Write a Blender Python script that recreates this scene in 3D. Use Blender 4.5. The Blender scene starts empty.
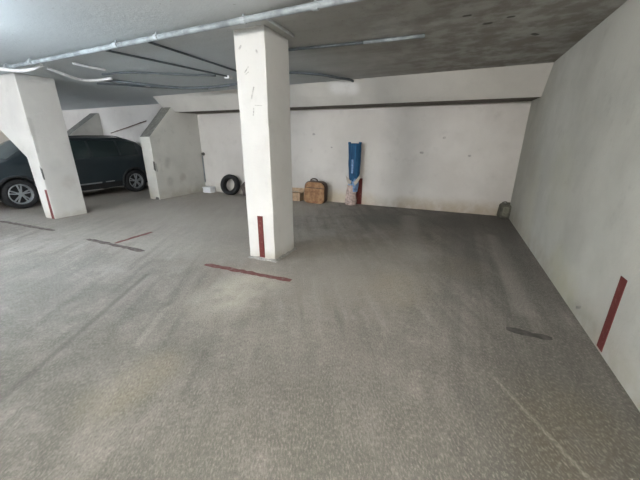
import bpy, bmesh, math, random
from mathutils import Vector, Matrix, noise
S = bpy.context.scene
C = S.collection
PI = math.pi

# ---------------------------------------------------------------- camera
cam_data = bpy.data.cameras.new('camera')
cam = bpy.data.objects.new('camera', cam_data)
C.objects.link(cam)
pitch, yaw, roll = 0.317362, 0.418037, 0.002662
cy, sy, cp, sp = math.cos(yaw), math.sin(yaw), math.cos(pitch), math.sin(pitch)
F = Vector((-sy*cp, cy*cp, -sp)); R0 = Vector((cy, sy, 0)); U0 = R0.cross(F)
R = R0*math.cos(roll) + U0*math.sin(roll); U = U0*math.cos(roll) - R0*math.sin(roll)
m = Matrix((R, U, -F)).transposed().to_4x4(); m.translation = (0, 0, 1.5)
cam.matrix_world = m
cam_data.sensor_fit = 'HORIZONTAL'; cam_data.sensor_width = 36; cam_data.lens = 294.65/640*36
cam_data.clip_start = .02
S.camera = cam

# ---------------------------------------------------------------- world, light levels, exposure
w = bpy.data.worlds.new('world'); S.world = w; w.use_nodes = True
w.node_tree.nodes['Background'].inputs[0].default_value = (.62, .68, .75, 1)
w.node_tree.nodes['Background'].inputs[1].default_value = .3
S.view_settings.view_transform = 'Standard'; S.view_settings.look = 'None'
S.view_settings.gamma = 1; S.view_settings.use_curve_mapping = False
S.view_settings.exposure = 3.22
COOL = (.88, .93, 1.0); WARM = (1.0, .96, .90)
# x, y, along-axis, tube radiance, colour: unseen battens; the first read from the light, the others added as fill
LAMPS = [(-4.7, .62, 'x', 35, (.82, .92, 1)), (-6.8, -1.2, 'x', 62, COOL), (.3, -1.6, 'x', 108, WARM), (-4.5, -4.6, 'x', 165, WARM), (-12.9, 1.2, 'x', 105, COOL)]

DROP = .46

# ---------------------------------------------------------------- node helpers
class NT:
    def __init__(s, name):
        s.m = bpy.data.materials.new(name); s.m.use_nodes = True
        s.n = s.m.node_tree.nodes; s.l = s.m.node_tree.links
        s.b = s.n['Principled BSDF']; s.pos = None
    def N(s, t, **k):
        n = s.n.new(t)
        for a, v in k.items(): setattr(n, a, v)
        return n
    def put(s, sock, v):
        if hasattr(v, 'is_output') or isinstance(v, bpy.types.NodeSocket): s.l.new(v, sock)
        else: sock.default_value = v
    def P(s):
        if s.pos is None: s.pos = s.N('ShaderNodeNewGeometry').outputs['Position']
        return s.pos
    def mapping(s, scale=(1, 1, 1), rotz=0, loc=(0, 0, 0)):
        r = s.N('ShaderNodeMapping'); s.l.new(s.P(), r.inputs[0])
        r.inputs['Location'].default_value = loc
        r.inputs['Rotation'].default_value = (0, 0, rotz)
        r2 = s.N('ShaderNodeMapping'); s.l.new(r.outputs[0], r2.inputs[0]); r2.inputs['Scale'].default_value = scale
        return r2.outputs[0]
    def noise(s, scale, detail=4, rough=.6, vec=None, dist=0):
        n = s.N('ShaderNodeTexNoise'); s.l.new(vec or s.P(), n.inputs['Vector'])
        n.inputs['Scale'].default_value = scale; n.inputs['Detail'].default_value = detail
        n.inputs['Roughness'].default_value = rough; n.inputs['Distortion'].default_value = dist
        return n.outputs[0]
    def ramp(s, v, a, b, lo=0.0, hi=1.0):
        n = s.N('ShaderNodeMapRange', interpolation_type='SMOOTHSTEP'); s.l.new(v, n.inputs[0])
        n.inputs[1].default_value = a; n.inputs[2].default_value = b
        n.inputs[3].default_value = lo; n.inputs[4].default_value = hi
        return n.outputs[0]
    def math(s, op, a, b=0.0):
        n = s.N('ShaderNodeMath', operation=op); s.put(n.inputs[0], a); s.put(n.inputs[1], b); return n.outputs[0]
    def vm(s, op, a, b=None, out=0):
        n = s.N('ShaderNodeVectorMath', operation=op); s.put(n.inputs[0], a)
        if b is not None: s.put(n.inputs[1], b)
        return n.outputs[out]
    def mix(s, fac, a, b, mode='MIX'):
        n = s.N('ShaderNodeMix', data_type='RGBA', blend_type=mode)
        s.put(n.inputs[0], fac); s.put(n.inputs[6], c4(a)); s.put(n.inputs[7], c4(b)); return n.outputs[2]
    def segment(s, a, b, r, soft):
        """1 inside radius r of the segment a-b in the place, 0 outside r+soft"""
        a = Vector(a); b = Vector(b); L = (b-a).length; d = (b-a)/L
        q = s.vm('SUBTRACT', s.P(), tuple(a))
        t = s.vm('DOT_PRODUCT', q, tuple(d), 'Value')
        n = s.N('ShaderNodeClamp'); s.l.new(t, n.inputs[0]); n.inputs[1].default_value = 0; n.inputs[2].default_value = L
        k = s.N('ShaderNodeVectorMath', operation='SCALE'); k.inputs[0].default_value = tuple(d); s.l.new(n.outputs[0], k.inputs[3])
        return s.ramp(s.vm('LENGTH', s.vm('SUBTRACT', q, k.outputs[0]), None, 'Value'), r, r+soft, 1, 0)
    def bump(s, h, strength=.3, dist=.01):
        n = s.N('ShaderNodeBump'); n.inputs['Strength'].default_value = strength; n.inputs['Distance'].default_value = dist
        s.l.new(h, n.inputs['Height']); s.l.new(n.outputs[0], s.b.inputs['Normal'])
    def done(s, col, rough=.85, metal=0.0, spec=.3):
        s.put(s.b.inputs['Base Color'], c4(col)); s.put(s.b.inputs['Roughness'], rough); s.put(s.b.inputs['Metallic'], metal)
        s.b.inputs['Specular IOR Level'].default_value = spec
        return s.m
def c4(c):
    return (*c, 1) if isinstance(c, tuple) and len(c) == 3 else c

def simple(name, col, rough=.6, metal=0, var=.12, scale=25, bump=0, spec=.4):
    t = NT(name); n = t.noise(scale, 4)
    dark = tuple(c*(1-var) for c in col); light = tuple(min(1, c*(1+var)) for c in col)
    c = t.mix(t.ramp(n, .3, .7), dark, light)
    if bump: t.bump(n, bump, .01)
    return t.done(c, rough, metal, spec)

# ---------------------------------------------------------------- setting materials
def floor_mat():
    t = NT('rough_concrete_floor')
    big = t.noise(.55, 5, .6); mid = t.noise(2.6, 6, .65)
    fine = t.noise(1, 5, .75, t.mapping((100, 38, 60), -.48)); grit = t.noise(110, 2, .7)
    diag = t.noise(1.0, 7, .7, t.mapping((6.5, .6, 1), -.50))             # brush strokes left in the screed
    along = t.noise(1.0, 5, .65, t.mapping((5.5, .35, 1)))             # tyre tracks running into the bays
    c = t.mix(t.ramp(big, .40, .60), (.258, .246, .230), (.348, .332, .312))
    c = t.mix(t.ramp(mid, .46, .70, 0, .55), c, (.19, .187, .175))
    c = t.mix(t.ramp(diag, .48, .66, 0, .6), c, (.165, .162, .152))
    c = t.mix(t.ramp(diag, .32, .46, .4, 0), c, (.50, .49, .455))
    sep = t.N('ShaderNodeSeparateXYZ'); t.l.new(t.P(), sep.inputs[0])
    X, Y = sep.outputs[0], sep.outputs[1]
    lump = t.noise(11, 5, .7)
    c = t.mix(t.ramp(lump, .52, .68, 0, .45), c, (.19, .185, .17))
    c = t.mix(t.ramp(lump, .34, .46, .35, 0), c, (.48, .465, .43))
    c = t.mix(t.math('MULTIPLY', t.math('MULTIPLY', t.ramp(Y, 3.3, 4.6), t.ramp(X, -2.4, -3.4)), .6), c, (.60, .575, .53))  # far left bay painted paler to make up for lamp falloff
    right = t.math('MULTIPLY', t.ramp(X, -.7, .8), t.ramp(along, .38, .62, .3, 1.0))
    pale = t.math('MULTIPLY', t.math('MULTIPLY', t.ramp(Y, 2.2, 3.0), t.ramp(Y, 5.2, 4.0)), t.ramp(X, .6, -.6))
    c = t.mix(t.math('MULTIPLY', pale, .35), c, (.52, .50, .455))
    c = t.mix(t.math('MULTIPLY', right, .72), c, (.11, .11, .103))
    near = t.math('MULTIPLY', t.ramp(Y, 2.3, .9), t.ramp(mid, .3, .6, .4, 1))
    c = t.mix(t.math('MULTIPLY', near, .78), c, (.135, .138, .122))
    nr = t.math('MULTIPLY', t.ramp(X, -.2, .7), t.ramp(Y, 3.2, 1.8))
    c = t.mix(t.math('MULTIPLY', nr, .65), c, (.075, .075, .068))  # near right corner painted darker to offset the lamp's light there
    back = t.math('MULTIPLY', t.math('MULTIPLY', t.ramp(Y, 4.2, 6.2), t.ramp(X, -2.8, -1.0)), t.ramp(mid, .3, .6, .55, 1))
    c = t.mix(t.math('MULTIPLY', back, .5), c, (.13, .13, .125))      # shade behind the pillar, painted into the far floor
    for a, b, r, s_, k in [((.35, 3.6, 0), (.15, 6.8, 0), .1, .3, .4), ((.95, 3.2, 0), (.9, 6.9, 0), .1, .2, .45), ((-1.2, 6.0, 0), (.6, 6.7, 0), .2, .6, .5)]:
        c = t.mix(t.math('MULTIPLY', t.segment(a, b, r, s_), k), c, (.13, .13, .125))
    for a, b, r, s_, k in [((-.35, 4.0, 0), (-.75, 6.4, 0), .05, .22, .45), ((.78, 3.0, 0), (.72, 5.6, 0), .02, .12, .35)]:
        c = t.mix(t.math('MULTIPLY', t.segment(a, b, r, s_), k), c, (.42, .41, .385))
    # pale worn patches and ochre stains
    for p, r, s_, col, k in [((-1.95, 2.15, 0), .12, .5, (.72, .70, .62), .6), ((-.45, 2.9, 0), .1, .35, (.46, .40, .30), .3),
                             ((.25, 3.75, 0), .1, .3, (.34, .30, .22), .25), ((-1.1, 2.7, 0), .15, .5, (.47, .45, .40), .4),
                             ((.75, 1.5, 0), .1, .35, (.13, .115, .08), .6), ((-1.75, .8, 0), .05, .25, (.42, .38, .28), .35)]:
        q = (p[0]+.02, p[1]+.25, 0)
        c = t.mix(t.math('MULTIPLY', t.math('MULTIPLY', t.segment(p, q, r, s_), k), t.ramp(mid, .3, .65, .3, 1)), c, col)
    # long cracks / trowel lines
    wob = t.ramp(fine, .3, .65, .3, 1)
    for a, b, r, s_, k, col in [((-2.36, .49, 0), (-3.2, 2.1, 0), .004, .045, .8, (.10, .098, .09)),
                           ((-2.1, 1.2, 0), (-2.35, 1.65, 0), .005, .05, .4, (.5, .49, .45)),
                           ((.42, 1.95, 0), (.80, 1.35, 0), .002, .02, .4, (.40, .385, .35)),
                           ((-1.35, .95, 0), (-1.55, 1.35, 0), .006, .03, .5, (.11, .108, .10))]:
        c = t.mix(t.math('MULTIPLY', t.math('MULTIPLY', t.segment(a, b, r, s_), k), wob), c, col)
    c = t.mix(t.ramp(fine, .46, .74, .0, .5), c, (.52, .50, .46))
    c = t.mix(t.ramp(fine, .34, .49, .6, 0), c, (.12, .12, .11))
    c = t.mix(1.0, c, (.84, .81, .785), 'MULTIPLY')
    c = t.mix(t.math('MULTIPLY', t.ramp(grit, .56, .70), .35), c, (.06, .06, .055))
    h = t.math('ADD', t.math('MULTIPLY', fine, .7), t.math('MULTIPLY', grit, .5))
    h = t.math('ADD', h, t.math('MULTIPLY', diag, .8))
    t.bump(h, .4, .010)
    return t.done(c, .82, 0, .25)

def paint_mat(name, base, dark, dirt=.35, seed=0, stains=(), marks=(), footz=.35, foot=.45, extra=None):
    """old white masonry paint over rough render"""
    t = NT(name)
    v = t.mapping((1, 1, 1), 0, (seed*3.1, seed*1.7, seed))
    big = t.noise(.8, 5, .6, v); mid = t.noise(4.5, 5, .65, v); fine = t.noise(38, 3, .7, v)
    c = t.mix(t.ramp(big, .36, .64), dark, base)
    c = t.mix(t.ramp(mid, .55, .78, 0, dirt), c, tuple(x*.62 for x in dark))
    c = t.mix(t.ramp(fine, .62, .8, 0, .35), c, tuple(x*.6 for x in dark))
    sep = t.N('ShaderNodeSeparateXYZ'); t.l.new(t.P(), sep.inputs[0]); Z = sep.outputs[2]
    c = t.mix(t.math('MULTIPLY', t.ramp(Z, .02, footz, foot, 0), t.ramp(mid, .3, .6, .3, 1)), c, (.33, .29, .21))
    for a, b, r, s_, col, k in stains:
        c = t.mix(t.math('MULTIPLY', t.math('MULTIPLY', t.segment(a, b, r, s_), k), t.ramp(mid, .3, .6, .45, 1)), c, col)
    for a, b, r in marks:
        c = t.mix(t.math('MULTIPLY', t.math('MULTIPLY', t.segment(a, b, r*.6, r*1.4), .75), t.ramp(fine, .35, .6, .25, 1)), c, (.16, .16, .155))
    h = t.math('ADD', t.math('MULTIPLY', mid, .9), t.math('MULTIPLY', fine, .35))
    t.bump(h, .45, .012)
    return t.done(c, .8, 0, .25)

def ceiling_mat():
    t = NT('grey_concrete_ceiling')
    big = t.noise(.6, 5, .6); mid = t.noise(3, 6, .65); fine = t.noise(30, 3, .7)
    board = t.noise(1, 3, .5, t.mapping((.5, 6, 1)))
    c = t.mix(t.ramp(big, .35, .65), (.40, .40, .385), (.50, .50, .485))
    c = t.mix(t.ramp(board, .4, .7, 0, .3), c, (.24, .235, .22))
    sep = t.N('ShaderNodeSeparateXYZ'); t.l.new(t.P(), sep.inputs[0]); X, Y = sep.outputs[0], sep.outputs[1]
    # lamp glow on the aisle side, painted into the slab colour
    lamp_glow = t.math('MULTIPLY', t.ramp(Y, 2.95, 2.45), t.ramp(X, 0.3, -2.0))
    c = t.mix(t.math('MULTIPLY', lamp_glow, .92), c, (.76, .80, .83))
    c = t.mix(t.math('MULTIPLY', t.ramp(X, -1.2, -4.0), .85), c, (.56, .62, .66))  # cool light over the left bays, painted into the colour
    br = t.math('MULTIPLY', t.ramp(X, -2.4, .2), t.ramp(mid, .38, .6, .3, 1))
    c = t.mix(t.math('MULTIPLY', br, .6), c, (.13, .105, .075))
    c = t.mix(t.ramp(fine, .64, .74, 0, .5), c, (.09, .085, .075))
    for a, b, r in [((.1, 4.0, 2.685), (.14, 4.0, 2.685), .018), ((.62, 4.55, 2.685), (.66, 4.6, 2.685), .018), ((-.1, 3.7, 2.685), (-.06, 3.7, 2.685), .015), ((.3, 3.9, 2.685), (.33, 3.9, 2.685), .015)]:
        c = t.mix(t.math('MULTIPLY', t.segment(a, b, r, r), .8), c, (.05, .045, .04))
    for a, b in [((-1.55, 3.2, 2.685), (-.5, 3.35, 2.685)), ((-.5, 3.35, 2.685), (.1, 3.3, 2.685))]:
        c = t.mix(t.math('MULTIPLY', t.segment(a, b, .008, .035), t.ramp(mid, .35, .6, 0, .5)), c, (.42, .4, .36))
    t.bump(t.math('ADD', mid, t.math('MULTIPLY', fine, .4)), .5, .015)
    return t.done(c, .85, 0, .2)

M = {}
W_ = (.60, .595, .565); D_ = (.50, .495, .465)
M['floor'] = floor_mat()
M['ceiling'] = ceiling_mat()
M['wall_back'] = paint_mat('old_white_wall_paint', (.67, .65, .625), (.60, .58, .555), .25, 1,
    stains=[((-3.9, 7.33, .05), (-2.0, 7.33, .05), .12, .25, (.62, .52, .36), .5), ((-1, 7.33, .0), (1, 7.33, .0), .08, .3, (.42, .33, .22), .5),
            ((-2.15, 7.33, 1.2), (-2.05, 7.33, 1.2), .15, .4, (.66, .64, .6), .5)],
    marks=[((-3.45, 7.33, 1.72), (-3.43, 7.33, 1.72), .02), ((-.75, 7.33, 1.3), (-.71, 7.33, 1.3), .018), ((-.3, 7.33, 1.62), (-.28, 7.33, 1.62), .015),
           ((.25, 7.33, 1.25), (.27, 7.33, 1.25), .015), ((-2.95, 7.33, 1.4), (-2.93, 7.33, 1.4), .012)])
M['wall_right'] = paint_mat('greenish_white_wall_paint', (.56, .565, .525), (.46, .465, .43), .3, 2,
    stains=[((1.183, 3.4, .1), (1.183, 3.9, .25), .05, .3, (.5, .5, .36), .4), ((1.183, 2.75, .1), (1.183, 3.3, .02), .02, .1, (.25, .25, .22), .3),
            ((1.183, 5.6, .4), (1.183, 5.8, .9), .1, .5, (.52, .5, .38), .35), ((1.183, 4.4, .9), (1.183, 4.6, 1.2), .1, .5, (.5, .5, .38), .3)],
    marks=[((1.183, 3.05, .12), (1.183, 3.12, .08), .01)])
M['wall_left'] = paint_mat('cream_wall_paint', (.58, .53, .47), (.5, .46, .41), .3, 3)
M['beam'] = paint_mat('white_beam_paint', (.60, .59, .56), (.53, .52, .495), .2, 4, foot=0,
    stains=[((-2.42, 6.2, 2.56), (-2.1, 6.25, 2.56), .05, .2, (.86, .86, .87), .6)])  # one brighter soft patch in the middle of the beam face
M['wing'] = paint_mat('grey_white_divider_paint', (.64, .635, .60), (.55, .55, .52), .35, 5,
    stains=[((-7.34, 6.0, .9), (-7.34, 6.05, 1.05), .02, .12, (.26, .26, .25), .4), ((-7.34, 6.0, .42), (-7.34, 6.02, .5), .02, .13, (.26, .26, .25), .4),
            ((-7.34, 6.45, .52), (-7.34, 6.5, .55), .04, .1, (.3, .26, .24), .4)],
    marks=[((-7.35, 5.65, .95), (-7.35, 5.66, .78), .02)])
M['wing_slope'] = simple('bare_grey_mortar_slope', (.2, .2, .185), .9, 0, .25, 12, .3, .2)
M['soffit'] = simple('painted_shade_soffit', (.13, .115, .10), .9, 0, .3, 12, .3, .2)  # dark brown stands in for the shade under the beam
M['pillar'] = paint_mat('white_pillar_paint', (.65, .65, .64), (.59, .59, .58), .25, 6, footz=.16, foot=.5,
    marks=[((-2.31, 3.09, 2.26), (-2.26, 3.09, 2.31), .005), ((-2.30, 3.09, 2.24), (-2.26, 3.09, 2.26), .003), ((-2.24, 3.09, 1.99), (-2.2, 3.09, 2.1), .007),
           ((-2.23, 3.09, 1.81), (-2.22, 3.09, 1.88), .006), ((-2.36, 3.09, 2.5), (-2.34, 3.09, 2.52), .008), ((-2.14, 3.09, 2.46), (-2.13, 3.09, 2.44), .008),
           ((-2.2, 3.09, 1.915), (-2.1, 3.09, 1.905), .002)])
M['pillar_left'] = paint_mat('white_flared_pillar_paint', (.66, .65, .62), (.57, .56, .54), .3, 7, footz=.2, foot=.35,
    stains=[((-7.37, 3.4, 1.0), (-7.37, 3.45, 1.1), .03, .12, (.4, .4, .39), .25), ((-7.37, 3.55, .7), (-7.37, 3.6, .75), .05, .12, (.42, .38, .35), .3),
            ((-7.37, 3.18, 1.35), (-7.37, 3.2, 1.9), .02, .05, (.28, .28, .27), .35)])
M['red'] = NT('worn_dark_red_paint')
_t = M['red']; _n = _t.noise(22, 5, .7)
M['red'] = _t.done(_t.mix(_t.ramp(_n, .52, .72), (.135, .030, .028), (.20, .09, .075)), .7)
_t = NT('faded_red_floor_paint'); _n = _t.noise(14, 5, .75)
M['red_floor'] = _t.done(_t.mix(_t.ramp(_n, .46, .70), (.15, .055, .05), (.22, .15, .14)), .8)
_t = NT('blackened_floor_paint'); _n = _t.noise(11, 5, .7)
M['black_floor'] = _t.done(_t.mix(_t.ramp(_n, .42, .64), (.085, .06, .056), (.16, .145, .135)), .8)
M['tar'] = simple('dark_tarry_smear', (.06, .058, .052), .8, 0, .4, 12)
M['steel'] = simple('galvanised_pipe_steel', (.27, .305, .33), .6, .1, .35, 7)
M['clamp'] = simple('zinc_clamp', (.55, .58, .6), .5, .2)
M['steel_light'] = simple('scuffed_grey_steel', (.40, .44, .47), .55, .1, .2, 9)
M['pvc'] = simple('pale_pvc_pipe', (.75, .76, .78), .45, 0, .08)
M['cable'] = simple('dark_grey_cable', (.10, .12, .135), .6, 0, .2)
M['black'] = simple('black_rubber', (.018, .019, .021), .75, 0, .3, 30, .2)
M['plastic_white'] = simple('white_plastic', (.78, .8, .84), .45, 0, .05)

# ---------------------------------------------------------------- mesh helpers
def obj(name, bm, mat, parent=None, smooth=False, bevel=0, mats=None):
    bmesh.ops.recalc_face_normals(bm, faces=bm.faces)
    me = bpy.data.meshes.new(name); bm.to_mesh(me); bm.free()
    for x in (mats or [mat]): me.materials.append(x)
    if smooth:
        for p in me.polygons: p.use_smooth = True
    o = bpy.data.objects.new(name, me); C.objects.link(o)
    if parent: o.parent = parent
    if bevel:
        b = o.modifiers.new('bevel', 'BEVEL'); b.width = bevel; b.segments = 3; b.limit_method = 'ANGLE'
    return o
def box(bm, x0, x1, y0, y1, z0, z1):
    v = [bm.verts.new(p) for p in [(x0,y0,z0),(x1,y0,z0),(x1,y1,z0),(x0,y1,z0),(x0,y0,z1),(x1,y0,z1),(x1,y1,z1),(x0,y1,z1)]]
    for f in [(0,3,2,1),(4,5,6,7),(0,1,5,4),(1,2,6,5),(2,3,7,6),(3,0,4,7)]: bm.faces.new([v[i] for i in f])
    return bm
def B(*a): return box(bmesh.new(), *a)
def prism(pts, axis, a, b):
    """2D outline pts extruded along axis from a to b"""
    bm = bmesh.new()
    def mk(p, t):
        return {'x': (t, p[0], p[1]), 'y': (p[0], t, p[1]), 'z': (p[0], p[1], t)}[axis]
    v0 = [bm.verts.new(mk(p, a)) for p in pts]; v1 = [bm.verts.new(mk(p, b)) for p in pts]
    bm.faces.new(v0); bm.faces.new(v1[::-1]); n = len(pts)
    for i in range(n): bm.faces.new([v0[i], v0[(i+1) % n], v1[(i+1) % n], v1[i]])
    return bm
def catmull(pts, n=8):
    P = [Vector(p) for p in pts]
    if len(P) < 3: return P
    P = [P[0]*2-P[1]] + P + [P[-1]*2-P[-2]]; out = []
    for i in range(1, len(P)-2):
        for k in range(n):
            t = k/n; a, b, c, d = P[i-1:i+3]
            out.append(.5*((2*b)+(c-a)*t+(2*a-5*b+4*c-d)*t*t+(3*b-a-3*c+d)*t**3))
    out.append(P[-2]); return out
def tube(bm, pts, r, seg=10, caps=True):
    rings = []
    for i, p in enumerate(pts):
        p = Vector(p); d = (Vector(pts[min(i+1, len(pts)-1)])-Vector(pts[max(i-1, 0)])).normalized()
        a = d.cross(Vector((0, 0, 1)))
        if a.length < .1: a = d.cross(Vector((0, 1, 0)))
        a.normalize(); b = d.cross(a)
        rings.append([bm.verts.new(p+(a*math.cos(2*PI*k/seg)+b*math.sin(2*PI*k/seg))*r) for k in range(seg)])
    for q, s in zip(rings, rings[1:]):
        for k in range(seg): bm.faces.new([q[k], q[(k+1) % seg], s[(k+1) % seg], s[k]])
    if caps: bm.faces.new(rings[0]); bm.faces.new(rings[-1][::-1])
    return bm
def lathe(profile, seg=40, axis='x', closed=True, bm=None):
    """profile (r, t) rings around the axis"""
    bm = bm or bmesh.new(); rings = []
    for r, t in profile:
        rg = []
        for k in range(seg):
            a = 2*PI*k/seg; c, s = r*math.cos(a), r*math.sin(a)
            rg.append(bm.verts.new({'x': (t, c, s), 'y': (c, t, s), 'z': (c, s, t)}[axis]))
        rings.append(rg)
    pr = list(zip(rings, rings[1:])) + ([(rings[-1], rings[0])] if closed else [])
    for q, s in pr:
        for k in range(seg): bm.faces.new([q[k], q[(k+1) % seg], s[(k+1) % seg], s[k]])
    return bm
def thing(name, label, cat, loc=(0, 0, 0), group=None):
    o = bpy.data.objects.new(name, None); C.objects.link(o); o.location = loc; o.empty_display_size = .1
    return tag(o, label, cat, group)
def tag(o, label, cat, group=None):
    o['label'] = label; o['category'] = cat
    if group: o['group'] = group
    return o
def struct(name, bm, mat, **k):
    o = obj(name, bm, mat, **k); o['kind'] = 'structure'; return o

# ---------------------------------------------------------------- room shell
H = 2.685; WX = 1.183; DY = 7.33
XL, YF = -15.0, -7.0
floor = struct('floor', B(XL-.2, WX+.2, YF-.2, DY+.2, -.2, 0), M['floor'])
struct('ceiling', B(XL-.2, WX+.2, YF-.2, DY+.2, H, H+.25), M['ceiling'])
wall_r = struct('wall_right', B(WX, WX+.2, YF, DY+.2, 0, H), M['wall_right'])
wall_b = struct('wall_back', B(XL, WX, DY, DY+.2, 0, H), M['wall_back'])
struct('wall_left', B(XL-.2, XL, YF, DY+.2, 0, H), M['wall_left'])
struct('wall_front', B(XL, WX, YF-.2, YF, 0, H), M['wall_left'])
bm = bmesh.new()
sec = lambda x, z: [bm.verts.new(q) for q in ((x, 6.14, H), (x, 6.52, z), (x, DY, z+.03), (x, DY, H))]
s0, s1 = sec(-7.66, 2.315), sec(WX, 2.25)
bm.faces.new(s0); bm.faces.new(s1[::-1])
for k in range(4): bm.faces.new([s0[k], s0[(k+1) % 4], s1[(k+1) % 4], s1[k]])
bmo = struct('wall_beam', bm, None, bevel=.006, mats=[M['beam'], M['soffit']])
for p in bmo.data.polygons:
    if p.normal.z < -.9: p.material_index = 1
# dividing wall with its front top corner cut off
def divider(name, x0, x1, y0, zc, y1, z1):
    bm = prism([(y0, 0), (DY, 0), (DY, z1), (y1, z1), (y0, zc)], 'x', x0, x1)
    o = struct(name, bm, None, mats=[M['wing'], M['wing_slope']])
    for p in o.data.polygons:
        n = p.normal
        if n.z > .3 and n.z < .95: p.material_index = 1
    b = o.modifiers.new('bevel', 'BEVEL'); b.width = .012; b.segments = 2
    return o
divider('wall_divider', -7.72, -7.34, 5.6, 1.65, 6.43, 2.46)
divider('wall_divider_far', -12.5, -12.05, 6.1, 1.66, 7.28, 2.52)

# worn painted lines on the floor, all on the line that closes off the bays
def strip(pts, mat, name, z=.002, jag=.012, seed=1):
    rnd = random.Random(seed); bm = bmesh.new(); L = []; Rr = []
    a, b, wd = Vector((*pts[0], 0)), Vector((*pts[1], 0)), pts[2]
    d = (b-a).normalized(); n = Vector((-d.y, d.x, 0)); k = max(4, int((b-a).length/.06))
    for i in range(k+1):
        p = a.lerp(b, i/k); e = .55 if i in (0, k) else 1
        L.append(bm.verts.new(p+n*(wd/2*e+rnd.uniform(-jag, jag))+Vector((0, 0, z))))
        Rr.append(bm.verts.new(p-n*(wd/2*e+rnd.uniform(-jag, jag))+Vector((0, 0, z))))
    for i in range(k): bm.faces.new([L[i], L[i+1], Rr[i+1], Rr[i]])
    g = bmesh.ops.extrude_face_region(bm, geom=bm.faces[:])
    for v in [q for q in g['geom'] if isinstance(q, bmesh.types.BMVert)]: v.co.z -= .004
    return obj(name, bm, mat, floor)
strip(((-2.80, 2.63), (-1.55, 2.665), .085), M['red_floor'], 'painted_line', seed=1)
strip(((-5.33, 2.64), (-3.98, 2.63), .08), M['black_floor'], 'painted_line', seed=2)
strip(((-4.72, 2.69), (-4.74, 3.36), .08), M['red_floor'], 'painted_line', seed=3)
strip(((-8.2, 2.63), (-6.4, 2.69), .08), M['black_floor'], 'painted_line', seed=4)
strip(((.58, 2.62), (.90, 2.60), .07), M['tar'], 'painted_line', seed=5)

# painted red bay stripes on the walls
def stripe(bm, name, parent): return obj(name, bm, M['red'], parent, bevel=.001)
stripe(B(WX-.003, WX+.003, 2.53, 2.62, .02, .61), 'painted_stripe', wall_r)
stripe(B(-2.24, -2.085, DY-.003, DY+.003, .0, .66), 'painted_stripe', wall_b)

# ---------------------------------------------------------------- pillars
p = thing('concrete_pillar', 'square white painted concrete pillar in the middle of the garage with a red stripe', 'pillar', (-2.23, 3.35, 0))
bm = B(-.2, .205, -.26, .26, 0, H)
bmesh.ops.subdivide_edges(bm, edges=bm.edges[:], cuts=24, use_grid_fill=True)
for v in bm.verts:
    q = noise.noise(v.co*6)*.004
    if abs(v.co.z-0) > .01 and abs(v.co.z-H) > .01: v.co.x += q; v.co.y += noise.noise(v.co*6+Vector((9, 3, 1)))*.004
obj('shaft', bm, M['pillar'], p, bevel=.01)
bm = B(-.035, .045, -.268, -.252, .03, .6)
stripe(bm, 'painted_stripe', p)
def skirt():
    rnd = random.Random(4); bm = bmesh.new(); ring = []; top = []
    pts = []
    for a, b in [((-.2, -.26), (.205, -.26)), ((.205, -.26), (.205, .26)), ((.205, .26), (-.2, .26)), ((-.2, .26), (-.2, -.26))]:
        for i in range(8): pts.append((a[0]+(b[0]-a[0])*i/8, a[1]+(b[1]-a[1])*i/8))
    for x, y in pts:
        s = 1 + rnd.uniform(.08, .2); ring.append(bm.verts.new((x*s, y*s, 0)))
        top.append(bm.verts.new((x*1.005, y*1.005, rnd.uniform(.015, .035))))
    n = len(pts)
    for i in range(n): bm.faces.new([ring[i], ring[(i+1) % n], top[(i+1) % n], top[i]])
    return bm
M['mortar'] = simple('rough_grey_mortar', (.30, .295, .28), .9, 0, .3, 40, .4)
obj('mortar_foot', skirt(), M['mortar'], p, smooth=True)

p = thing('concrete_pillar', 'white concrete pillar at the far left with a flared top, in front of the parked car', 'pillar', (-7.55, 3.47, 0))
out = [(-.17, 0), (.18, 0), (.18, H), (-2.3, H), (-2.3, 2.72-.02 if False else H-.001), (-.215, 1.21)]
out = [(-.17, 0), (.18, 0), (.18, H), (-2.25, H), (-.215, 1.215), (-.19, .6)]
obj('shaft', prism(out, 'y', -.30, .31), M['pillar_left'], p, bevel=.012)
stripe(prism([(.065, 0), (.165, 0), (.165, .6), (.09, .6)], 'y', -.303, -.298), 'painted_stripe', p)
M['chip'] = simple('dark_broken_concrete', (.09, .09, .085), .9, 0, .3, 30, .3)
obj('chipped_corner', prism([(.165, .84), (.183, .80), (.184, 1.0), (.165, 1.07), (.158, .98)], 'y', -.3025, -.28), M['chip'], p)
# the chipped corner and foot of the dividing wall
d = bpy.data.objects['wall_divider']
obj('chipped_corner', prism([(-7.375, .82), (-7.338, .78), (-7.338, 1.02), (-7.36, 1.04)], 'y', 5.596, 5.625), M['chip'], d)
obj('chipped_corner', prism([(-7.52, 0), (-7.36, 0), (-7.37, .06), (-7.46, .075)], 'y', 5.595, 5.62), M['chip'], d)

# ---------------------------------------------------------------- ceiling pipes and cables
def along(a, b, n): return [Vector(a).lerp(Vector(b), i/n) for i in range(n+1)]
t = thing('water_pipe', 'long straight grey steel pipe across the ceiling in front of the middle pillar', 'pipe', (-3, 2.78, 2.63))
pts = along((-4.2, .03, -.01), (3.9, -.02, .005), 12)
obj('pipe', tube(bmesh.new(), pts, .029, 14), M['steel'], t, smooth=True)
for x in (-3.6, -2.9, -.95, -.25, .95, 1.72, 3.1):
    bm = tube(bmesh.new(), [(x-.03, .0, 0), (x+.02, .0, 0)], .034, 14); box(bm, x-.008, x+.008, -.008, .008, 0, .05)
    obj('pipe_clamp', bm, M['steel_light'], t, smooth=False)
def cable(name, label, pts, r, mat, cat='cable', group=None, ends=None):
    P = catmull([(a, b, min(c, H-r-.003)) for a, b, c in pts], 8)
    o = obj(name, tube(bmesh.new(), P, r, 8), mat, smooth=True)
    return tag(o, label, cat, group)
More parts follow.
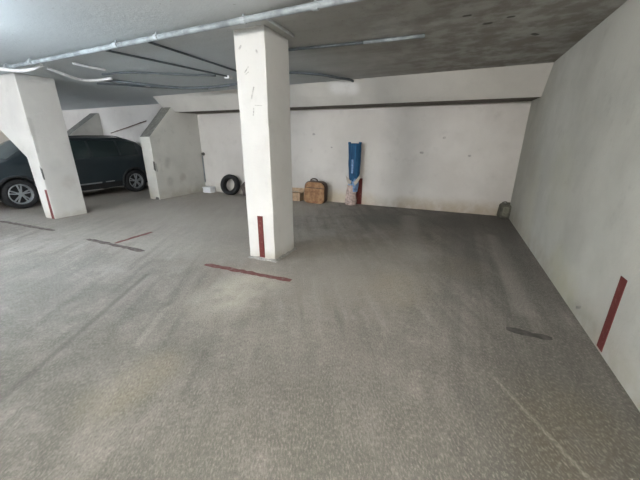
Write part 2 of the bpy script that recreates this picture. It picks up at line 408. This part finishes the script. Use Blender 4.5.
cable('conduit', 'white plastic conduit curving along the ceiling above the flared left pillar', [(-7.3, 2.0, 2.62), (-6.75, 2.35, 2.585), (-6.45, 2.72, 2.555), (-6.33, 2.90, 2.575), (-6.1, 3.02, 2.655)], .026, M['pvc'], 'conduit')
cable('conduit', 'lower pale conduit sagging behind the left end of the steel pipe', [(-6.25, 3.15, 2.645), (-6.3, 3.42, 2.6), (-6.4, 3.68, 2.585), (-6.35, 3.9, 2.6), (-6.1, 4.08, 2.65)], .024, M['pvc'], 'conduit')
cable('conduit', 'upper short pale conduit just above the sagging one', [(-5.5, 3.12, 2.645), (-5.48, 3.35, 2.635), (-5.5, 3.6, 2.645)], .018, M['pvc'], 'conduit')
cable('cable', 'thin dark cable running back along the ceiling, left one of the straight pair', along((-4.45, 2.86, 2.665), (-4.05, 4.9, 2.67), 3), .014, M['cable'])
cable('cable', 'thin dark cable running back along the ceiling, right one of the straight pair', along((-3.6, 2.86, 2.665), (-3.62, 4.85, 2.67), 3), .014, M['cable'])
cable('cable_bundle', 'thick dark cable bundle sagging below the ceiling towards the middle pillar', [(-6.4, 4.1, 2.655), (-5.85, 4.5, 2.6), (-5.4, 5.0, 2.58), (-4.7, 5.25, 2.59), (-4.2, 5.35, 2.63), (-3.75, 5.25, 2.66), (-3.2, 5.3, 2.665)], .028, M['cable'], 'cable')
cable('cable', 'dark cable looping above the thick bundle near the far left beam end', [(-6.0, 3.85, 2.665), (-5.4, 3.95, 2.665), (-4.9, 4.3, 2.67), (-4.2, 4.75, 2.67)], .016, M['cable'])
cable('cable', 'dark cable snaking close to the ceiling behind the conduits', [(-7.0, 4.35, 2.665), (-6.5, 4.75, 2.655), (-6.1, 5.2, 2.655), (-5.3, 5.7, 2.665)], .018, M['cable'])
cable('cable', 'black curved cable ending at the white beam, right of the middle pillar', [(-3.0, 4.95, 2.665), (-2.6, 5.12, 2.65), (-2.36, 5.3, 2.64), (-2.15, 5.65, 2.635), (-2.06, 6.0, 2.66), (-2.04, 6.2, 2.672)], .022, M['cable'])
t = thing('conduit', 'straight thin grey conduit on the ceiling right of the middle pillar', 'conduit', (-1.3, 3.95, 2.66))
obj('pipe', tube(bmesh.new(), [(-.95, -.07, 0), (.1, .04, 0)], .017, 8), M['cable'], t, smooth=True)
obj('lit_end', tube(bmesh.new(), [(.1, .04, 0), (.8, .09, 0)], .021, 8), M['steel'], t, smooth=True)  # lighter steel paints the lit end of the conduit
t = thing('conduit', 'short steel conduit on the ceiling along the top right edge of the middle pillar', 'conduit', (-1.9, 3.15, 2.66))
obj('pipe', tube(bmesh.new(), [(.03, -.3, .0), (.03, .3, .0)], .014, 8), M['clamp'], t, smooth=True)
for (x, y), lab in zip([(-6.32, 4.42), (-6.15, 4.86), (-4.06, 4.93)],
        ['small pale junction box on the ceiling, nearest the flared pillar', 'small pale junction box on the ceiling above the beam end', 'small pale junction box on the ceiling beside the middle pillar']):
    t = thing('junction_box', lab, 'junction box', (x, y, H-.0), 'junction boxes on the ceiling')
    obj('box', B(-.055, .055, -.055, .055, -.05, 0), M['pvc'], t, bevel=.006)
    obj('cap', lathe([(.001, -.058), (.03, -.058), (.033, -.05), (.001, -.05)], 16, 'z', False), M['clamp'], t)
M['rail'] = simple('rusty_rail', (.20, .15, .13), .8)
t = thing('handrail', 'thin dark slanting rail on the cream wall behind the car', 'rail', (-10.6, DY-.03, 2))
obj('bar', tube(bmesh.new(), [(-.95, 0, -.17), (1.0, 0, .19)], .016, 8), M['rail'], t, smooth=True)
for x, z in ((-.6, -.1), (.7, .142)):
    obj('bracket', B(x-.02, x+.02, -.005, .035, z-.02, z+.02), M['chip'], t)
tag(obj('wall_pipe', tube(bmesh.new(), [(-7.31, DY-.025, .30), (-7.31, DY-.025, 1.12)], .016, 8), M['steel'], smooth=True), 'thin grey pipe standing in the corner of dividing wall and back wall', 'pipe')
o = tag(obj('pipe_stub', lathe([(.001, -.05), (.045, -.05), (.05, 0), (.001, 0)], 16, 'y', False), M['chip']), 'short dark pipe stub in the wall corner above the white box', 'pipe')
o.location = (-7.27, DY, 1.17)

# ---------------------------------------------------------------- lamps (outside the view; all but the first added as fill)
for i, (x, y, ax, pw, col) in enumerate(LAMPS):
    t = thing('unseen_lamp', ['white fluorescent batten on the ceiling left of the camera', 'unseen fill batten added by the left aisle', 'unseen fill batten added behind the camera near the right wall', 'unseen fill batten added far behind the camera', 'unseen fill batten added at the far left beyond the car'][i], 'lamp', (x, y, H), 'fluorescent battens')
    obj('housing', B(-.64, .64, -.022, .022, -DROP-.015, -DROP+.02), M['plastic_white'], t, bevel=.005)
    mt = bpy.data.materials.new('lit_tube_%s' % 'abcde'[i]); mt.use_nodes = True; nd = mt.node_tree.nodes
    nd['Principled BSDF'].inputs['Base Color'].default_value = (.9, .9, .9, 1)
    nd['Principled BSDF'].inputs['Emission Color'].default_value = (*col, 1)
    nd['Principled BSDF'].inputs['Emission Strength'].default_value = pw
    obj('tube', tube(bmesh.new(), [(-.59, .05, -DROP), (.59, .05, -DROP)], .019, 12), mt, t, smooth=True)
    for s in (-1, 1):
        obj('lamp_holder', B(s*.6-.012, s*.6+.012, -.02, .075, -DROP-.025, -DROP+.025), M['plastic_white'], t)
        obj('hanger', B(s*.4-.006, s*.4+.006, -.006, .006, -DROP+.02, 0), M['clamp'], t)

# ---------------------------------------------------------------- things by the back wall
def smooth_noise(v, s, k): return Vector((noise.noise(v*s), noise.noise(v*s+Vector((7, 1, 3))), noise.noise(v*s+Vector((2, 9, 5)))))*k
# tyre leaning against the wall
t = thing('tyre', 'black car tyre leaning upright against the back wall', 'tyre', (-6.13, 7.08, 0))
prof = [(.185, -.075), (.2, -.09), (.25, -.1), (.285, -.09), (.297, -.07), (.3, 0), (.297, .07), (.285, .09), (.25, .1), (.2, .09), (.185, .075), (.19, 0.0)]
car = lathe(prof, 48, 'y')
o = obj('rubber', car, M['black'], t, smooth=True); o.location = (0, .03, .297); o.rotation_euler = (-.22, 0, .12)
bm = bmesh.new()
for k in range(48):
    a = 2*PI*k/48
    for s in (-1, 1):
        mm = Matrix.Rotation(-a, 4, 'Y') @ Matrix.Translation((.302, s*.035, 0)) @ Matrix.Rotation(s*.5, 4, 'X')
        b2 = B(-.004, .004, -.032, .032, -.009, .009)
        me = bpy.data.meshes.new('x'); b2.to_mesh(me); b2.free(); me.transform(mm); bm.from_mesh(me); bpy.data.meshes.remove(me)
o = obj('tread', bm, M['black'], t); o.location = (0, .03, .297); o.rotation_euler = (-.22, 0, .12)
# white box
t = thing('storage_box', 'small white box on the floor in the corner left of the tyre', 'box', (-7.04, 7.16, 0))
bm = B(-.16, .15, -.11, .11, 0, .15); obj('body', bm, M['plastic_white'], t, bevel=.015)
obj('lid', B(-.17, .16, -.12, .12, .15, .18), M['plastic_white'], t, bevel=.01)
# crumpled grey sack behind the pillar
M['sack'] = simple('grey_brown_sack', (.13, .11, .105), .85, 0, .4, 14, .5)
def blob(rx, ry, rz, k, s, flat=True, power=2.6, seg=28):
    bm = bmesh.new(); bmesh.ops.create_icosphere(bm, subdivisions=4, radius=1)
    for v in bm.verts:
        c = v.co.normalized()
        q = (abs(c.x)**power+abs(c.y)**power+abs(c.z)**power)**(-1/power)
        p_ = Vector((c.x*q*rx, c.y*q*ry, c.z*q*rz+rz)); p_ += smooth_noise(p_, s, k)
        if p_.z < 0: p_.z = 0
        v.co = p_
    return bm
t = thing('sack', 'crumpled grey sack by the back wall between the tyre and the middle pillar', 'sack', (-5.54, 7.14, 0))
obj('bag_body', blob(.17, .14, .22, .05, 6), M['sack'], t, smooth=True)
obj('knot', tube(bmesh.new(), [(.0, 0, .42), (.01, 0, .47), (.04, .01, .5), (.02, .02, .53)], .025, 8), M['sack'], t, smooth=True)
# brown bag
M['brown'] = NT('worn_tan_leather'); _t = M['brown']
_n = _t.noise(9, 5, .7); _g = _t.noise(1, 4, .6, _t.mapping((40, 40, 6)))
_c = _t.mix(_t.ramp(_n, .35, .68), (.24, .12, .06), (.42, .25, .13)); _c = _t.mix(_t.ramp(_g, .5, .75, 0, .5), _c, (.12, .06, .035))
_t.bump(_g, .4, .01); M['brown'] = _t.done(_c, .6)
M['darkbrown'] = simple('dark_brown_leather', (.06, .035, .025), .6, 0, .3)
t = thing('bag', 'brown hard sided bag with a dark side standing against the back wall', 'bag', (-3.27, 7.05, 0))
def rbox(hx, y0, y1, h, r, taper=0, n=6):
    pts = []
    for cx_, cz, a0 in [(hx-r, r*.6, -90), (hx-r-taper, h-r, 0), (-hx+r+taper, h-r, 90), (-hx+r, r*.6, 180)]:
        for k in range(n+1):
            a = math.radians(a0+90*k/n); rr = r if cz > h/2 else r*.6
            pts.append((cx_+r*math.cos(a), cz+rr*math.sin(a)))
    return prism(pts, 'y', y0, y1)
o = obj('front_panel', rbox(.28, -.16, -.10, .55, .15, .01), M['brown'], t, bevel=.025)
o.rotation_euler = (0, .05, .1)
o = obj('back_shell', rbox(.30, -.10, .12, .565, .15, .01), M['darkbrown'], t, bevel=.02); o.rotation_euler = (0, .05, .1)
o = obj('handle', tube(bmesh.new(), catmull([(-.12, -.02, .55), (-.11, -.02, .6), (-.02, -.02, .625), (.06, -.02, .6), (.07, -.02, .55)]), .017, 8), M['darkbrown'], t, smooth=True)
o = obj('seam', B(-.25, .25, -.169, -.16, .40, .415), M['darkbrown'], t, bevel=.002); o.rotation_euler = (0, .05, .1)
# small tan carton
M['card'] = simple('tan_cardboard', (.50, .36, .24), .85, 0, .2, 14)
M['cream'] = simple('cream_paper', (.46, .42, .36), .8, 0, .15, 20)
t = thing('carton', 'small tan cardboard carton between the middle pillar and the brown bag', 'carton', (-3.9, 7.14, 0))
obj('body', B(-.24, .18, -.12, .12, 0, .22), M['card'], t, bevel=.006)
o = obj('flap', B(-.24, .18, -.005, 0, 0, .10), M['card'], t); o.location = (0, -.12, .22); o.rotation_euler = (1.1, 0, 0)
o = obj('flap', B(-.24, .18, 0, .005, 0, .10), M['card'], t); o.location = (0, .12, .22); o.rotation_euler = (-.2, 0, 0)
obj('crumpled_paper', blob(.12, .08, .06, .03, 12), M['cream'], t, smooth=True).location = (-.03, -.02, .13)
# blue rolled parasol standing in a pale bag
M['blue'] = NT('blue_canvas'); _t = M['blue']; _g = _t.noise(1, 4, .6, _t.mapping((30, 30, 2)))
_t.bump(_g, .5, .02); M['blue'] = _t.done(_t.mix(_t.ramp(_g, .35, .65), (.010, .055, .13), (.02, .115, .245)), .65)
M['lightblue'] = simple('pale_blue_cloth', (.16, .27, .46), .7, 0, .4, 18)
M['pink'] = simple('pinkish_white_plastic_sack', (.50, .40, .365), .6, 0, .35, 16, .5)
t = thing('rolled_parasol', 'tall rolled up blue canvas bundle standing in a pale sack against the back wall', 'bundle', (-2.27, 7.17, 0))
def column(keys, seg=36, folds=7, depth=.12, nz=40, seed=0, sq=3.2):
    bm = bmesh.new(); rings = []
    z0, z1 = keys[0][0], keys[-1][0]
    for i in range(nz+1):
        z = z0+(z1-z0)*i/nz
        for a, b in zip(keys, keys[1:]):
            if a[0] <= z <= b[0]+1e-6: f = (z-a[0])/(b[0]-a[0]); cx_, rx, ry = [a[j]+(b[j]-a[j])*f for j in (1, 2, 3)]; break
        rg = []
        for k in range(seg):
            an = 2*PI*k/seg; c, s = math.cos(an), math.sin(an)
            q = (abs(c)**sq+abs(s)**sq)**(-1/sq)
            q *= 1-depth*(.5+.5*math.sin(folds*an+1.2*math.sin(z*3+seed)))+.06*noise.noise(Vector((c*2, s*2, z*5+seed)))
            rg.append(bm.verts.new((cx_+c*q*rx, s*q*ry, z)))
        rings.append(rg)
    for a, b in zip(rings, rings[1:]):
        for k in range(seg): bm.faces.new([a[k], a[(k+1) % seg], b[(k+1) % seg], b[k]])
    bm.faces.new(rings[0][::-1]); bm.faces.new(rings[-1])
    return bm
obj('canvas', column([(.60, .0, .105, .08), (.8, .01, .14, .1), (1.1, .01, .155, .11), (1.45, .0, .165, .115), (1.5, 0, .165, .11)], folds=6), M['blue'], t, smooth=True)
obj('lower_wrap', column([(.34, .0, .11, .08), (.5, .0, .13, .085), (.68, .01, .12, .08), (.74, .01, .10, .075)], folds=5, seed=3), M['lightblue'], t, smooth=True)
obj('pale_sack', column([(.0, -.05, .13, .10), (.1, -.05, .15, .11), (.3, -.05, .13, .10), (.46, -.03, .125, .095), (.5, -.03, .13, .1)], folds=5, depth=.2, seed=5), M['pink'], t, smooth=True)
for s, x in ((-1, -.16), (1, .17)):
    obj('tip_cap', tube(bmesh.new(), [(x*.8, -.02, 1.47), (x*.82, -.02, 1.53)], .035, 10), M['blue'], t, smooth=True)
bm = prism([(-.02, .60), (-.17, .74), (-.15, .66), (-.12, .57), (-.05, .52)], 'y', -.125, -.105)
obj('loose_flap', bm, M['cream'], t, bevel=.004)
bm = prism([(.04, .58), (.20, .78), (.22, .72), (.14, .58), (.08, .50)], 'y', -.125, -.105)
obj('loose_flap', bm, M['cream'], t, bevel=.004)
o = obj('highlight_strip', B(-.03, .02, -.128, -.118, .8, 1.13), M['lightblue'], t, bevel=.004)  # pale strip paints a highlight down the canvas
# small canister in the right corner
M['olive'] = simple('dark_olive_plastic', (.11, .11, .09), .7, 0, .3, 18)
M['olive2'] = simple('dusty_olive_plastic', (.19, .19, .155), .7, 0, .3, 18)
t = thing('canister', 'small dark olive canister in the far right corner of the room', 'canister', (1.07, 7.19, 0))
o = obj('body', rbox(.10, -.10, .10, .30, .06, .005), M['olive'], t, bevel=.02); o.rotation_euler = (0, .04, .15)
o = obj('side_panel', rbox(.055, -.112, -.098, .20, .03), M['olive2'], t, bevel=.004); o.location = (-.0, 0, .05); o.rotation_euler = (0, .04, .15)
obj('handle', tube(bmesh.new(), catmull([(-.05, 0, .28), (-.045, 0, .325), (.02, 0, .335), (.045, 0, .29)]), .012, 8), M['olive'], t, smooth=True)
obj('cap', lathe([(.001, .33), (.022, .33), (.022, .28), (.001, .28)], 14, 'z', False), M['olive'], t).location = (.07, 0, 0)

# ---------------------------------------------------------------- the parked car
def interp(keys, x):
    if x <= keys[0][0]: return keys[0][1]
    for (a, va), (b, vb) in zip(keys, keys[1:]):
        if x <= b: return va+(vb-va)*(x-a)/(b-a)
    return keys[-1][1]
L0, L1 = -2.25, 2.27       # car front and rear, local y; front wheel -1.33, rear wheel 1.43
ZT = [(-2.25, .74), (-2.18, .88), (-1.95, 1.0), (-1.6, 1.08), (-1.45, 1.13), (-.85, 1.55), (-.6, 1.62), (-.1, 1.665), (.6, 1.685), (1.2, 1.685), (1.55, 1.655), (1.8, 1.58), (1.98, 1.42), (2.1, 1.2), (2.2, 1.02), (2.27, .8)]
ZB = [(-2.25, .64), (-2.18, .80), (-1.95, .91), (-1.45, 1.01), (0, 1.04), (1.4, 1.09), (1.9, 1.12), (2.1, 1.0), (2.27, .74)]
HW = [(-2.25, .66), (-2.15, .80), (-1.9, .89), (-1.4, .92), (1.5, .92), (2.0, .88), (2.2, .82), (2.27, .74)]
ZU = [(-2.25, .36), (-2.1, .27), (-1.7, .23), (1.7, .24), (2.1, .3), (2.27, .42)]
def body_pt(y, u):
    """u 0 roof centre, .45 roof edge, .65 belt line, 1 sill"""
    s = 1 if u >= 0 else -1; u = abs(u); zt, zb, hw, zu = interp(ZT, y), interp(ZB, y), interp(HW, y), interp(ZU, y)
    zb = min(zb, zt-.05); hr = hw*(.97-.42*min(1, (zt-zb)/.6)*.55)
    if u <= .45:
        f = u/.45; x = hr*f; z = zt-.05*min(1, (zt-zb)/.3)*f**4-.015*f*f
    elif u <= .65:
        f = (u-.45)/.2; z0 = zt-.05*min(1, (zt-zb)/.3)-.015; x = hr+(hw*.975-hr)*f**.9; z = z0+(zb-z0)*f
    else:
        f = (u-.65)/.35; z = zb+(zu-zb)*f; x = hw*(.975+.03*math.sin(PI*min(1, f*1.15))-.04*max(0, f-.8)/.2)
    return Vector((s*x, y, z))
def patch(y0, y1, u0, u1, ny, nu, off=0.0, th=0.0):
    bm = bmesh.new(); g = []
    def P(y, u):
        e = .01; a = body_pt(y+e, u)-body_pt(y-e, u); b = body_pt(y, u+e)-body_pt(y, u-e); n = a.cross(b)
        if n.length: n.normalize()
        p_ = body_pt(y, u); c = Vector((0, y*.9, .8))
        if n.dot(p_-c) < 0: n = -n
        return p_+n*off
    for i in range(ny+1):
        y = y0+(y1-y0)*i/ny; g.append([bm.verts.new(P(y, (u0(y) if callable(u0) else u0)+((u1(y) if callable(u1) else u1)-(u0(y) if callable(u0) else u0))*k/nu)) for k in range(nu+1)])
    for i in range(ny):
        for k in range(nu): bm.faces.new([g[i][k], g[i+1][k], g[i+1][k+1], g[i][k+1]])
    return bm, g
_t = NT('dark_blue_black_car_paint'); M['car'] = _t.done((.024, .036, .044), .42, 0, .4)
M['car'].node_tree.nodes['Principled BSDF'].inputs['Coat Weight'].default_value = .25
M['glass'] = simple('dark_tinted_glass', (.022, .04, .042), .15, 0, .05, spec=.6)
M['rim'] = simple('silver_alloy', (.30, .32, .335), .5, .2, .08)
M['cladding'] = simple('black_cladding', (.02, .022, .024), .7, 0, .1)
car = thing('car', 'dark blue black sport utility car parked behind the flared left pillar', 'car', (-10.12, 4.86, 0))
bm, g = patch(L0, L1, -1.0, 1.0, 90, 60)
bm.faces.new([v for v in g[0]]); bm.faces.new([v for v in g[-1]][::-1])
n = len(g)
for i in range(n-1): bm.faces.new([g[i][0], g[i][-1], g[i+1][-1], g[i+1][0]])
body = obj('body', bm, M['car'], car, smooth=True)
cut = []
for yw in (-1.40, 1.45):
    bm = lathe([(.001, -1.2), (.385, -1.2), (.385, 1.2), (.001, 1.2)], 40, 'x', True)
    bmesh.ops.remove_doubles(bm, verts=bm.verts, dist=.003)
    c = obj('cutter', bm, M['cladding']); c.location = (-10.12, 4.86+yw, .35); cut.append(c)
    md = body.modifiers.new('arch', 'BOOLEAN'); md.object = c; md.operation = 'DIFFERENCE'; md.solver = 'EXACT'
bpy.context.view_layer.update()
me = bpy.data.meshes.new_from_object(body.evaluated_get(bpy.context.evaluated_depsgraph_get()))
body.modifiers.clear(); body.data = me
for c in cut: bpy.data.objects.remove(c)
# inner wheel housings so the arches are dark and closed
obj('underbody', B(-.62, .62, -2.0, 2.05, .22, .7), M['cladding'], car)
glass = lambda name, y0, y1, u0, u1, ny=10, nu=8: obj(name, patch(y0, y1, u0, u1, ny, nu, .006)[0], M['glass'], car, smooth=True)
glass('windshield', -1.42, -.72, -.40, .40, 14, 20)
glass('rear_window', 1.86, 2.12, -.38, .38, 8, 16)
for s in (-1, 1):
    for y0, y1 in ((-1.0, -.55), (-.5, .3), (.36, 1.1), (1.16, 1.7)):
        glass('side_window', y0, y1, s*.475, s*.632)
    h_ = patch(-2.16, -1.82, s*.60, s*.72, 6, 4, .008)[0]; obj('headlight', h_, M['rim'], car, smooth=True)
    h_ = patch(1.98, 2.2, s*.60, s*.74, 6, 4, .008)[0]
    obj('tail_light', h_, M['red'], car, smooth=True)
    for y0 in (.08, .86): obj('door_handle', patch(y0, y0+.16, s*.70, s*.72, 3, 2, .02)[0], M['car'], car, smooth=True)
    obj('side_cladding', patch(-.9, 1.0, s*.93, s*.995, 14, 3, .012)[0], M['cladding'], car, smooth=True)
    obj('sill_trim', patch(-.55, .42, s*.915, s*.93, 10, 2, .016)[0], M['rim'], car, smooth=True)
    obj('sill_trim', patch(.52, .78, s*.915, s*.925, 4, 2, .016)[0], M['rim'], car, smooth=True)
    obj('roof_rail', tube(bmesh.new(), catmull([tuple(body_pt(y, s*.40)+Vector((0, 0, z))) for y, z in ((-.1, .0), (.05, .035), (.6, .04), (1.2, .04), (1.45, .0))]), .014, 8), M['cladding'], car, smooth=True)
    mr = obj('wing_mirror', blob(.10, .06, .07, .0, 3), M['car'], car, smooth=True); mr.location = (s*1.0, -.95, 1.0)
    for yw in (-1.40, 1.45):
        bm = bmesh.new(); ring = []
        for k in range(29):
            a = math.radians(-8+196*k/28)
            ring.append([bm.verts.new((s*x, yw+r*math.cos(a), .35+r*math.sin(a))) for r, x in ((.375, .86), (.375, .938), (.43, .935), (.435, .90))])
        for a, b in zip(ring, ring[1:]):
            for k in range(3): bm.faces.new([a[k], a[k+1], b[k+1], b[k]])
        obj('wheel_arch', bm, M['cladding'], car, smooth=True)
        wp = [(.235, -.10), (.26, -.115), (.32, -.11), (.34, -.085), (.345, 0), (.34, .085), (.32, .11), (.26, .115), (.235, .10)]
        wh = obj('wheel', lathe(wp, 40, 'x'), M['black'], car, smooth=True); wh.location = (s*.815, yw, .345)
        bm = lathe([(.205, s*.085), (.22, s*.105), (.237, s*.095), (.235, -.1*s), (.205, -.1*s)], 40, 'x')
        for q in range(5):
            for dq in (-.17, .17):
                a = 2*PI*q/5+dq+.3; c_, s_ = math.cos(a), math.sin(a)
                mm = Matrix.Rotation(a, 4, 'X')
                b2 = B(-.012+s*.095, .012+s*.095, .045, .205, -.013, .013)
                tm = bpy.data.meshes.new('x'); b2.to_mesh(tm); b2.free(); tm.transform(mm); bm.from_mesh(tm); bpy.data.meshes.remove(tm)
        lathe([(.001, s*.115), (.05, s*.11), (.055, s*.08), (.001, s*.08)], 20, 'x', False, bm)
        obj('rim', bm, M['rim'], wh)
        obj('brake_disc', lathe([(.001, s*.03), (.2, s*.03), (.2, s*.0), (.001, s*.0)], 30, 'x', False), M['cladding'], wh)
obj('grille', prism([(-.42, .55), (.42, .55), (.48, .76), (-.48, .76)], 'y', -2.27, -2.2), M['cladding'], car, bevel=.01)
obj('bumper_intake', prism([(-.55, .34), (.55, .34), (.5, .46), (-.5, .46)], 'y', -2.27, -2.15), M['cladding'], car, bevel=.01)
obj('number_plate', B(-.26, .26, -2.285, -2.268, .47, .55), M['plastic_white'], car, bevel=.004)
